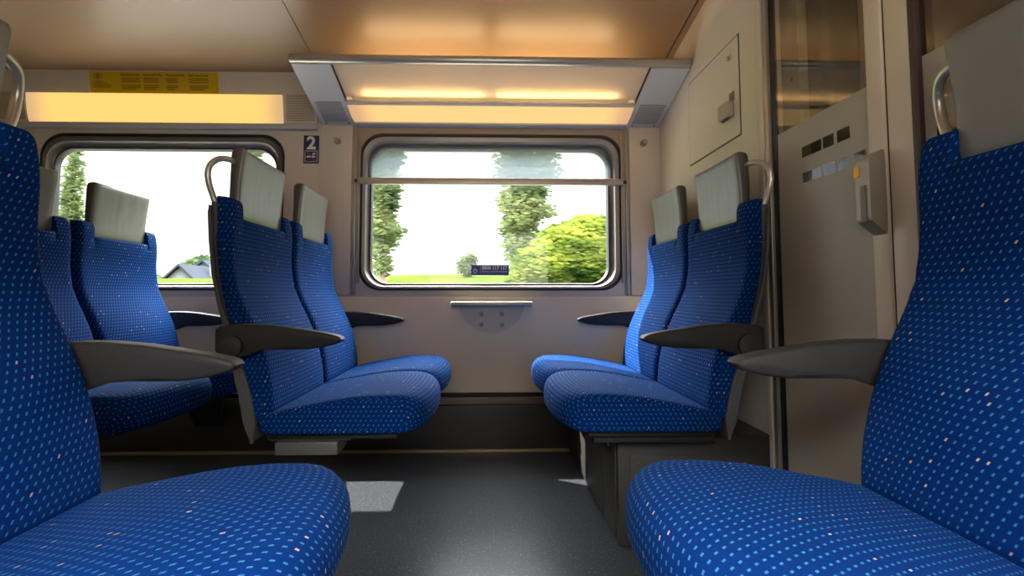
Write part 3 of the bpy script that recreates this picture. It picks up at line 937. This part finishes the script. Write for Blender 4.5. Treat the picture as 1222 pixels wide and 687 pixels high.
# class sign: 2 and no smoking
def class_sign():
    m = MB()
    x0, x1, z0, z1 = -.909, -.834, 1.389, 1.529
    m.box(x0, x1, W - .003, W, z0, z1, 0)
    P = lambda u, v, d: (u, W - .0036, v)
    text_into(m, '2', .088, P, (x0 + x1) / 2, 1.462, 1, 'CENTER', .003)
    # outlined square with cigarette and bar
    a, b, c, d = x0 + .007, x1 - .007, 1.397, 1.452
    for q in (rect(a, b, c, c + .002), rect(a, b, d - .002, d), rect(a, a + .002, c, d), rect(b - .002, b, c, d)):
        m.add([P(*p, 0) for p in q], [(0, 1, 2, 3)], None, 1)
    m.add([P(*p, 0) for p in rect(a + .008, b - .010, 1.419, 1.426)], [(0, 1, 2, 3)], None, 1)
    for k in range(3):
        m.add([P(*p, 0) for p in [(b - .026 + .005 * k, 1.430), (b - .023 + .005 * k, 1.430), (b - .018 + .005 * k, 1.442), (b - .021 + .005 * k, 1.442)]], [(0, 1, 2, 3)], None, 1)
    P2 = lambda u, v, d: (u, W - .0041, v)
    m.add([P2(*p, 0) for p in [(a + .010, 1.443), (a + .014, 1.446), (b - .010, 1.405), (b - .014, 1.402)]], [(0, 1, 2, 3)], None, 2)
    tag(m.build('class_sign', [BLUE, WHITE, RED], None, fix=False), 'small dark blue sign with a white 2 and a no smoking symbol', 'sign')
class_sign()

# roller blind, half lowered
def blind():
    t = thing('roller_blind', 'grey roller blind half pulled down over the middle window', 'roller blind', (.02, W - .03, 1.30))
    M_ = Matrix.Translation((-.02, -(W - .03), -1.30))
    parts = []
    m = MB(); m.box(-.602, .628, W + .010, W + .012, 1.31, 1.545); parts.append(m.build('blind_cloth', BLINDM))
    L = []
    for x in (-.640, -.637, .672, .675):
        k = .75 if x in (-.640, .675) else 1
        o = rrect(-.011 * k, .011 * k, -.017 * k, .017 * k, .007 * k, 4)
        L.append([(x, W - .012 + p[0], 1.302 + p[1]) for p in o])
    parts.append(MB().loft(L).build('pull_bar', ALUD, None, 40))
    for x in (-.632, .668):
        m = MB(); m.box(x - .005, x + .005, W - .012, W + .002, .80, 1.55, bev=.002); parts.append(m.build('guide_rail', ALUD))
    for x in (-.645, .679):
        m = MB(); m.box(x - .008, x + .008, W - .028, W - .010, 1.294, 1.308, bev=.003); parts.append(m.build('end_clip', BLACK))
    for p in parts: p.parent = t; p.matrix_parent_inverse = M_
blind()

# blue phone sticker on the pane
def phone():
    m = MB(); x0, x1, z0, z1 = -.082, .106, .840, .892
    P = lambda u, v, d: (u, W + .0375, v)
    m.box(x0, x1, W + .038, W + .0395, z0, z1, 0)
    text_into(m, '0800 117 117', .026, P, x0 + .052, .8690, 1, 'LEFT', .0008, fit=.128)
    text_into(m, 'SBB Police, Police CFF, Polizia FFS', .0098, P, x0 + .052, .8555, 1, 'LEFT', .0001, fit=.128)
    # handset ring in its own field
    def arc(cx, cz, r0, r1, a0, a1, n=18):
        V = []; F = []
        for i in range(n + 1):
            q = math.radians(a0 + (a1 - a0) * i / n)
            for r in (r0, r1): V.append(P(cx + r * math.cos(q) * .85, cz + r * math.sin(q), 0))
        for i in range(n): F.append((2 * i, 2 * i + 1, 2 * i + 3, 2 * i + 2))
        m.add(V, F, None, 1)
    arc(x0 + .020, .861, .0085, .0125, 60, 390)
    arc(x0 + .024, .868, .004, .007, 200, 360)
    m.add([P(*p, 0) for p in rect(x0 + .0445, x0 + .0455, z0 + .006, z1 - .006)], [(0, 1, 2, 3)], None, 1)
    tag(m.build('phone_sticker', [BLUE2, WHITE], None, fix=False), 'small blue phone number sticker low on the middle window pane', 'sticker')
phone()

# little folding-table shelf below the window
PLATE = plain('plate_laminate', (214, 202, 184), .45)
def shelf():
    t = thing('wall_shelf', 'small silver edged shelf on a half round plate below the middle window', 'shelf', (.02, W - .01, .70))
    M_ = Matrix.Translation((-.02, -(W - .01), -.70)); parts = []
    m = MB()
    n = 28; o = [(.020 + .158 * math.cos(PI + PI * i / n), .700 + .138 * math.sin(PI + PI * i / n)) for i in range(n + 1)]
    m.poly(o, [], lambda u, v, d: (u, W - .022 + d, v), .012)
    b = m.build('wall_plate', PLATE); parts.append(b)
    for sx in (-.030, .070):
        for sz in (.650, .598):
            m = MB(); m.cyl((sx, W - .022, sz), (sx, W - .026, sz), .0105, .009, 18); m.cyl((sx, W - .0262, sz), (sx, W - .0275, sz), .0045, .004, 6)
            q = m.build('screw', HANDM, b)
    m = MB(); m.box(-.176, .214, W - .075, W - .010, .690, .712, bev=.006); parts.append(m.build('shelf_board', ALU))
    for p in parts:
        p.parent = t; p.matrix_parent_inverse = M_
shelf()

# ------------------------------------------------------------------ equipment box under the right seats
def eq_box():
    t = thing('equipment_box', 'long black metal equipment box on the floor carrying the right hand seats', 'box', (.63, 1.99, 0))
    M_ = Matrix.Translation((-.63, -1.99, 0)); parts = []
    x0, x1, y0, y1 = .390, PX + .018, 1.530, W - .034
    m = MB(); m.box(x0, x1 - .02, y0, y1, .0, .316, bev=.004)
    parts.append(m.build('body', DARKM))
    m = MB(); m.box(x0 - .002, x1 - .018, y0 - .002, y1, .3165, .3215, bev=.002); parts.append(m.build('lid', DARKM))
    # front cover plate and its screws
    m = MB(); m.box(x0 + .035, x1 - .045, y0 - .006, y0 - .0005, .030, .268, bev=.002); fp = m.build('cover_plate', DARKM); parts.append(fp)
    for sx in (x0 + .060, x1 - .105):
        for sz in (.240,):
            m = MB(); m.cyl((sx, y0 - .006, sz), (sx, y0 - .0085, sz), .006, .005, 12); m.build('screw', CHROME, fp)
    # side panels with gaps
    for (a, b) in ((1.545, 1.700), (1.706, 2.000), (2.006, 2.42)):
        m = MB(); m.box(x0 - .005, x0 - .0005, a, b, .018, .300, bev=.002); parts.append(m.build('side_panel', DARKM))
    m = MB(); m.box(x0 - .0075, x0 - .005, 1.590, 1.640, .262, .285, bev=.001); parts.append(m.build('name_plate', BLACK))
    m = MB(); m.box(x0 - .0085, x0 - .0076, 1.605, 1.625, .270, .278); parts.append(m.build('plate_print', WHITE))
    for p in parts: p.parent = t; p.matrix_parent_inverse = M_
eq_box()

# ------------------------------------------------------------------ partition with hatch
m = MB(); m.box(PX, PX + .06, 1.540, W + .09, 0, 1.99); struct(m.build('wall_partition', WALLM))
def post():
    for n, (ya, yb, dx, mat_) in enumerate(((1.513, 1.5395, -.006, WALLM), (1.502, 1.513, .004, BLACK), (1.483, 1.502, -.006, ALUD), (1.456, 1.483, .004, BLACK))):
        m = MB(); m.box(PX + dx, PX + .012 + (.048 if n == 0 else 0), ya, yb, 0, 2.03, 0, .002); struct(m.build('trim_%d' % (7 + n), mat_))
post()
def hatch():
    t = thing('access_hatch', 'pale square access hatch in the partition above the right hand seats', 'hatch', (PX, 1.87, 1.46))
    M_ = Matrix.Translation((-PX, -1.87, -1.46)); parts = []
    y0, y1, z0, z1 = 1.658, 2.080, 1.292, 1.638
    m = MB(); m.box(PX - .0010, PX - .0001, y0 - .005, y1 + .005, z0 - .005, z1 + .005); parts.append(m.build('shadow_gap', BLACK))
    m = MB(); m.box(PX - .0025, PX - .0011, y0, y1, z0, z1); parts.append(m.build('door_panel', WALLM))
    m = MB(); m.box(PX - .030, PX - .0026, 1.694, 1.764, 1.366, 1.420, bev=.004); lk = m.build('latch_housing', HANDM); parts.append(lk)
    for k in range(3):
        m = MB(); m.cyl((PX - .018, 1.706 + .020 * k, 1.366), (PX - .018, 1.706 + .020 * k, 1.360), .006, .005, 10); m.build('latch_pin', DARKM, lk)
    m = MB(); m.box(PX - .0042, PX - .0026, 1.690, 1.726, 1.421, 1.456); parts.append(m.build('label_plate', plain('label_brown', (112, 100, 84), .5)))
    m = MB(); m.cyl((PX - .0026, 1.716, 1.585), (PX - .0096, 1.716, 1.585), .0125, .011, 20); kx = m.build('lock', CHROME); parts.append(kx)
    m = MB(); m.box(PX - .0105, PX - .0097, 1.711, 1.719, 1.583, 1.588); m.build('keyway', BLACK, kx)
    for p in parts: p.parent = t; p.matrix_parent_inverse = M_
hatch()

# ------------------------------------------------------------------ glazed door across the aisle
GX = PX + .006
def pane_mesh(y0, y1, z0, z1, rows):
    """pane split in clear and frosted fields: frosted below 1.22 with small clear windows in two rows"""
    zs = sorted(set([z0, 1.028 + .022, 1.078, 1.118, 1.150, 1.222, z1]))
    zs = [z0, 1.052, 1.080, 1.122, 1.152, 1.222, z1]
    m = MB(); 
    x = GX
    brk = [y0]; y = y0
    segs = []
    # clear dashes along Y in the two rows
    for (za, zb, list_) in rows:
        segs.append((za, zb, list_))
    ys = sorted(set([y0, y1] + [q for s_ in segs for ab in s_[2] for q in ab if y0 < q < y1]))
    for i in range(len(zs) - 1):
        for j in range(len(ys) - 1):
            zm = (zs[i] + zs[i + 1]) / 2; ym = (ys[j] + ys[j + 1]) / 2
            mi = 1 if zm < 1.222 else 0
            for za, zb, ls in segs:
                if za - 1e-4 < zm < zb + 1e-4 and any(a < ym < b for a, b in ls): mi = 0
            m.add([(x, ys[j], zs[i]), (x, ys[j + 1], zs[i]), (x, ys[j + 1], zs[i + 1]), (x, ys[j], zs[i + 1])], [(0, 1, 2, 3)], None, mi)
    return m
def dashes(y1, y0, step=.052, dl=.044, n=20):
    out = []; y = y1
    for k in range(n):
        l = dl if k % 3 else dl * 1.3
        if y - l < y0: break
        out.append((y - l, y)); y -= l + .010
    return out
def door():
    rows = [(1.122, 1.152, [(1.263, 1.344), (1.216, 1.257), (1.160, 1.204)]), (1.052, 1.080, [(1.268, 1.344), (1.214, 1.260), (1.165, 1.204), (1.112, 1.152)])]
    d = pane_mesh(1.085, 1.458, .04, 1.98, rows)
    o = struct(d.build('door_1', [DPANE, FROST], None, fix=False))
    # leading stile with handle
    s = MB(); s.box(PX - .004, PX + .040, 1.044, 1.092, .02, 1.985, bev=.004); s.build('stile', STILE, o)
    s = MB(); s.box(PX + .002, PX + .030, 1.036, 1.044, .02, 1.985); s.build('closing_gasket', BLACK, o)
    h = MB()
    # handle: tapered grip block with slanted ends and a finger recess
    ya, yb = 1.046, 1.088; za, zb = .878, 1.062
    L = []
    for (z, dx, iy) in ((za, .002, .004), (za + .004, .006, .002), (za + .028, .034, 0), (za + .034, .036, 0), (zb - .026, .036, 0), (zb - .020, .034, 0), (zb - .003, .008, .002), (zb, .003, .004)):
        L.append([(PX - .004, ya + iy, z), (PX - .004 - dx, ya + iy, z), (PX - .004 - dx, yb - iy, z), (PX - .004, yb - iy, z)])
    h.loft(L, None, 0, False, True)
    hb = h.build('handle', HANDM, o, 20)
    q = MB(); q.box(PX - .042, PX - .0395, 1.056, 1.074, .905, .985, bev=.001); q.build('finger_recess', plain('recess_grey', (112, 104, 96), .5), hb)
    q = MB(); q.box(PX - .043, PX - .030, 1.076, 1.0905, 1.006, 1.030, bev=.002); q.build('button', AMBER, hb)
    # second leaf
    rows2 = [(1.122, 1.152, dashes(.930, .2)), (1.052, 1.080, dashes(.930, .2))]
    d2 = pane_mesh(-.15, .955, .04, 1.98, rows2)
    o2 = struct(d2.build('door_2', [DPANE, FROST], None, fix=False))
    s = MB(); s.box(PX - .004, PX + .040, .972, 1.036, .02, 1.985, bev=.004); s.build('stile', STILE, o2)
    s = MB(); s.box(PX - .006, PX + .034, .955, .972, .02, 1.985, bev=.002); s.build('glazing_gasket', plain('gasket_brown', (62, 48, 42), .5), o2)
door()
# vestibule beyond the glass
def vestibule():
    m = MB(); m.box(PX + .10, PX + .13, 1.490, 1.625, 0, 1.99, 0, .002)
    for z in (1.345, 1.505, 1.665, 1.825):
        for y in (1.440, 1.462):
            pass
    p = m.build('pocket_panel', GREEN)
    tag(p, 'grey green panel with four screws standing behind the door glass', 'panel')
    for z in (1.425, 1.690):
        for y in (1.528, 1.603):
            MB().cyl((PX + .10, y, z), (PX + .0965, y, z), .006, .005, 12).build('screw', DARKM, p)
    c = MB(); L = []
    for z in (0, 1.99):
        L.append([(PX + .36 + .07 * q[0], 1.715 + .075 * q[1], z) for q in rrect(-1, 1, -1, 1, .5, 6)])
    tag(c.loft(L).build('corner_column', DGREEN), 'dark olive green rounded column behind the door glass', 'column')
    struct(MB().box(PX + 1.55, PX + 1.60, -.2, 2.5, 0, 1.99).build('wall_vestibule', BEIGE))
    struct(MB().box(PX + .06, PX + 1.55, 1.80, 1.84, 0, 1.99).build('wall_vestibule_side', BEIGE))
vestibule()

# ------------------------------------------------------------------ near side wall (behind the camera) with its own windows
def wall_near():
    m = MB(); to3 = lambda u, v, d: (u, -.20 - d, v)
    holes = [rrect(a, b, .80, 1.36, .1)[::-1] for a, b in ((-.60, .63),)]
    m.poly(rect(XE0, XE1, 0, 1.9), holes, to3, .05)
    struct(m.build('wall_near', WALLM))
wall_near()
struct(MB().box(XE0 - .05, XE0, -.25, 2.56, 0, 2.1).build('wall_left', WALLM))
struct(MB().box(XE1, XE1 + .05, -.25, 2.56, 0, 2.1).build('wall_right', WALLM))

# ------------------------------------------------------------------ outside
def field():
    n = 24; V = []; F = []
    prof = [(2.75, -1.3), (6, -1.1), (10, -.4), (16, .75), (24, 1.55), (34, 2.1), (60, 2.3), (140, 2.2)]
    xs = [-220 + i * 440 / n for i in range(n + 1)]
    for y, z in prof:
        for x in xs: V.append((x, y, z + (.5 * math.sin(x * .13) if 20 < y < 100 else 0) * .3 - max(0, (-x - 6)) * .02 * (1 if y > 8 else 0)))
    k = n + 1
    for i in range(len(prof) - 1):
        for j in range(n): F.append((i * k + j, i * k + j + 1, (i + 1) * k + j + 1, (i + 1) * k + j))
    struct(MB().add(V, F[n:], None, 0, True).build('ground', GRASS, None, 90, fix=False))
    struct(MB().add([(-220, 2.6, -1.3), (220, 2.6, -1.3), (220, 6, -1.1), (-220, 6, -1.1)], [(0, 1, 2, 3)]).build('ground_track_bed', GRAVEL, None, fix=False))
    V = [(-220, -.6, -1.3), (220, -.6, -1.3), (220, -140, -1.2), (-220, -140, -1.2)]
    struct(MB().add(V, [(0, 1, 2, 3)]).build('ground_near', GRAVEL, None, fix=False))
field()

def crown(blobs, n, sz, parent, mat, aspect=2.2, name='crown', fuzz=1.1):
    """leaf clusters: small curled quads spread through lumpy ellipsoids"""
    m = MB(); tot = sum(b[3] * b[4] * b[5] for b in blobs)
    for (cx, cy_, cz, rx, ry, rz) in blobs:
        for _ in range(max(10, int(n * rx * ry * rz / tot))):
            while True:
                q = Vector((random.uniform(-1, 1), random.uniform(-1, 1), random.uniform(-1, 1)))
                if .2 < q.length < 1: break
            q = q.normalized() * (q.length ** .5) * random.uniform(.75, fuzz)
            p = Vector((cx + q.x * rx, cy_ + q.y * ry, cz + q.z * rz))
            s = sz * random.uniform(.6, 1.4)
            a = random.uniform(-.5, .5); tilt = random.uniform(-.9, .9)
            e1 = Vector((math.cos(a), math.sin(a) * .6, random.uniform(-.22, .22))) * s * aspect
            e2 = Vector((random.uniform(-.3, .3), math.sin(tilt), math.cos(tilt))) * s
            m.add([p - e1, p - e2 * .8, p + e1, p + e2], [(0, 1, 2, 3)], [[(0, 0), (1, 0), (1, 1), (0, 1)]], 0, False)
    return m.build(name, mat, parent, fix=False)
def trunk(parent, pts, r):
    return MB().tube(pts, r, 10).build('trunk', BARK, parent)
def poplar(x, y, z0, h, w, n, mat, label, name='poplar_tree', sz=.060, group=None):
    t = thing(name, label, 'tree', (x, y, z0), 0, group)
    trunk(t, [(0, 0, 0), (.05, 0, h * .4), (0, .05, h * .8)], [.16, .11, .04])
    b = []
    k = 34
    for i in range(k):
        q = i / (k - 1); ww = w * (.55 + .45 * math.sin(PI * min(1, q * 1.05 + .12))) * (1 if q < .85 else .6)
        b.append((random.uniform(-.3, .3) * ww, random.uniform(-.3, .3) * w, h * (.10 + .86 * q), ww * random.uniform(.5, .95), ww * .7, h * random.uniform(.02, .035)))
    crown(b, n, sz, t, mat, fuzz=1.55)
    return t
poplar(-4.35, 21, .6, 12, .72, 5500, LEAF_G, 'tall slim poplar at the left side of the middle window')
poplar(1.55, 22, 1.0, 13, 1.25, 10000, LEAF_G, 'tall broad poplar in the centre of the middle window')
def bush():
    t = thing('bush', 'big bright yellow green bush filling the lower right of the middle window', 'bush', (3.0, 16, .6))
    trunk(t, [(0, 0, 0), (.1, 0, 1.0), (.2, 0, 2.0)], [.2, .14, .06])
    b = [(-1.1, 0, 1.0, 1.1, 1.0, .75), (-.2, .2, 1.5, 1.3, 1.1, .95), (.7, 0, 1.1, 1.3, 1.1, .8), (.35, .3, 1.95, 1.0, .9, .75), (1.25, .2, 1.5, 1.0, .9, .7), (-1.6, .2, .55, .8, .8, .6), (1.8, .3, .8, .8, .8, .65)]
    crown(b, 26000, .05, t, LEAF_Y, 2.4)
bush()
def shrub(x, y, z, r, h, label, mat, n=2500):
    t = thing('shrub', label, 'shrub', (x, y, z))
    MB().tube([(0, 0, -.2), (0, 0, h * .5)], [.06, .03], 8).build('stem', BARK, t)
    crown([(0, 0, h * .55, r, r * .8, h * .5), (r * .3, 0, h * .85, r * .5, r * .5, h * .3)], n, .04, t, mat, 2.2)
shrub(-.95, 24, 1.45, .55, 1.1, 'small pale shrub on the meadow left of the phone sticker', LEAF_G, 700)
poplar(-22.0, 27, .4, 9.6, .62, 2600, LEAF_G, 'young birch with thin airy crown seen through the left window', 'birch_tree', .065)
poplar(-12.0, 26, .6, 11, .5, 2200, LEAF_G, 'thin tree seen through the left window behind the grab loop', 'birch_tree', .065)
def house(x, y, z0, w, d, eave, ridge, rz, label):
    t = thing('house', label, 'house', (x, y, z0), rz)
    L = []
    for yy in (-d / 2, d / 2):
        L.append([(-w / 2, yy, 0), (w / 2, yy, 0), (w / 2, yy, eave), (0, yy, ridge), (-w / 2, yy, eave)])
    MB().loft(L, None, 0, False).build('walls', HWALL, t, 20)
    m = MB(); ov = .5
    for s in (-1, 1):
        k = (ridge - eave) / (w / 2); e = (s * (w / 2 + ov), eave - k * ov)
        V = []
        for dz in (.04, .30):
            for yy in (-d / 2 - ov, d / 2 + ov):
                V += [(0, yy, ridge + dz), (e[0], yy, e[1] + dz)]
        m.add(V, [(0, 1, 3, 2), (4, 6, 7, 5), (0, 4, 5, 1), (2, 3, 7, 6), (1, 5, 7, 3), (0, 2, 6, 4)])
    m.build('roof', HROOF, t, 20)
    for xx in (0,):
        q = MB(); q.box(xx - .5, xx + .5, -d / 2 - .06, -d / 2 + .02, eave + .1, eave + 1.3); q.build('gable_window', HDARK, t)
    q = MB(); q.box(w * .2, w * .2 + .7, d * .1, d * .1 + .7, ridge - 2.2, ridge + .5); q.build('chimney', HWALL, t)
    return t
house(-33.4, 58.6, -1.2, 5.4, 7, 2.2, 4.85, math.radians(4), 'white gabled house with grey roof and small gable window, low in the left window')
house(-39.6, 75.0, -.6, 7.4, 9, 2.4, 5.7, math.radians(4), 'white gabled house with taller roof standing behind the other house')
t = thing('garden_tree', 'small dark tree rising behind the two white houses', 'tree', (-54.5, 96, 0))
trunk(t, [(0, 0, -1), (0, 0, 4), (0, 0, 6)], [.2, .15, .08]); crown([(0, 0, 6.0, 2.2, 1.5, 1.1), (.8, 0, 7.2, 1.2, 1, .7), (-1, 0, 6.6, 1, 1, .5)], 900, .2, t, LEAF_D, fuzz=1.4)
t = thing('hedge', 'low dark green hedge beside the houses in the left window', 'hedge', (-43.5, 64, -1))
trunk(t, [(0, 0, -1), (0, 0, 2)], [.2, .1]); crown([(-4, 0, 2.6, 2, 1.2, 1.3), (-1, 0, 2.9, 2, 1.2, 1.5), (1.8, 0, 2.7, 1.6, 1.2, 1.3)], 1500, .18, t, LEAF_D, name='foliage')

# ------------------------------------------------------------------ light
w = bpy.data.worlds.new('sky'); S.world = w; w.use_nodes = True
bg = w.node_tree.nodes['Background']; hue = w.node_tree.nodes.new('ShaderNodeMix'); hue.data_type = 'RGBA'
hue.inputs[6].default_value = (1.0, .975, .95, 1); hue.inputs[7].default_value = (.90, .96, 1.0, 1)
w.node_tree.links.new(hue.outputs[2], bg.inputs[0])
# bright hazy sky: pale near the horizon, glaring higher up
wn_, wl = w.node_tree.nodes, w.node_tree.links
tcw = wn_.new('ShaderNodeTexCoord'); sw = wn_.new('ShaderNodeSeparateXYZ'); wl.new(tcw.outputs['Generated'], sw.inputs[0])
cw = wn_.new('ShaderNodeFloatCurve'); mpc = cw.mapping.curves[0]
for i, (px_, py_) in enumerate(((0., .062), (.30, .062), (.5, .8), (1., 1.))):
    if i < 2 and len(mpc.points) > i and i == 0: mpc.points[0].location = (px_, py_)
    elif i == 3: mpc.points[-1].location = (px_, py_)
    else: mpc.points.new(px_, py_)
for p_ in mpc.points: p_.handle_type = 'VECTOR'
cw.mapping.update()
wl.new(sw.outputs[2], cw.inputs['Value']); wl.new(sw.outputs[2], hue.inputs[0])
wl.new(math_node(wn_, wl, 'MULTIPLY', cw.outputs[0], 20.), bg.inputs[1])
sd = bpy.data.lights.new('sun', 'SUN'); sd.energy = 19.0; sd.angle = math.radians(.6); sd.color = (1, .96, .9)
so = bpy.data.objects.new('sun', sd); COL.objects.link(so)
d = Vector((1.85, -1.0, -2.0)).normalized()
so.rotation_euler = d.to_track_quat('-Z', 'Y').to_euler()

# ------------------------------------------------------------------ camera
cam = bpy.data.cameras.new('camera'); co = bpy.data.objects.new('camera', cam); COL.objects.link(co); S.camera = co
F_PX = 600.
cam.sensor_fit = 'HORIZONTAL'; cam.sensor_width = 36.0; cam.lens = F_PX * 36.0 / 1222
cam.shift_x = (611 - 598) / 1222; cam.shift_y = (314 - 343.5) / 1222
cam.clip_start = .01; cam.clip_end = 500
yaw = math.atan(16 / 600); pitch = math.atan(36 / 600)
co.location = (0, 0, .75); co.rotation_euler = (PI / 2 + pitch, 0, -yaw)
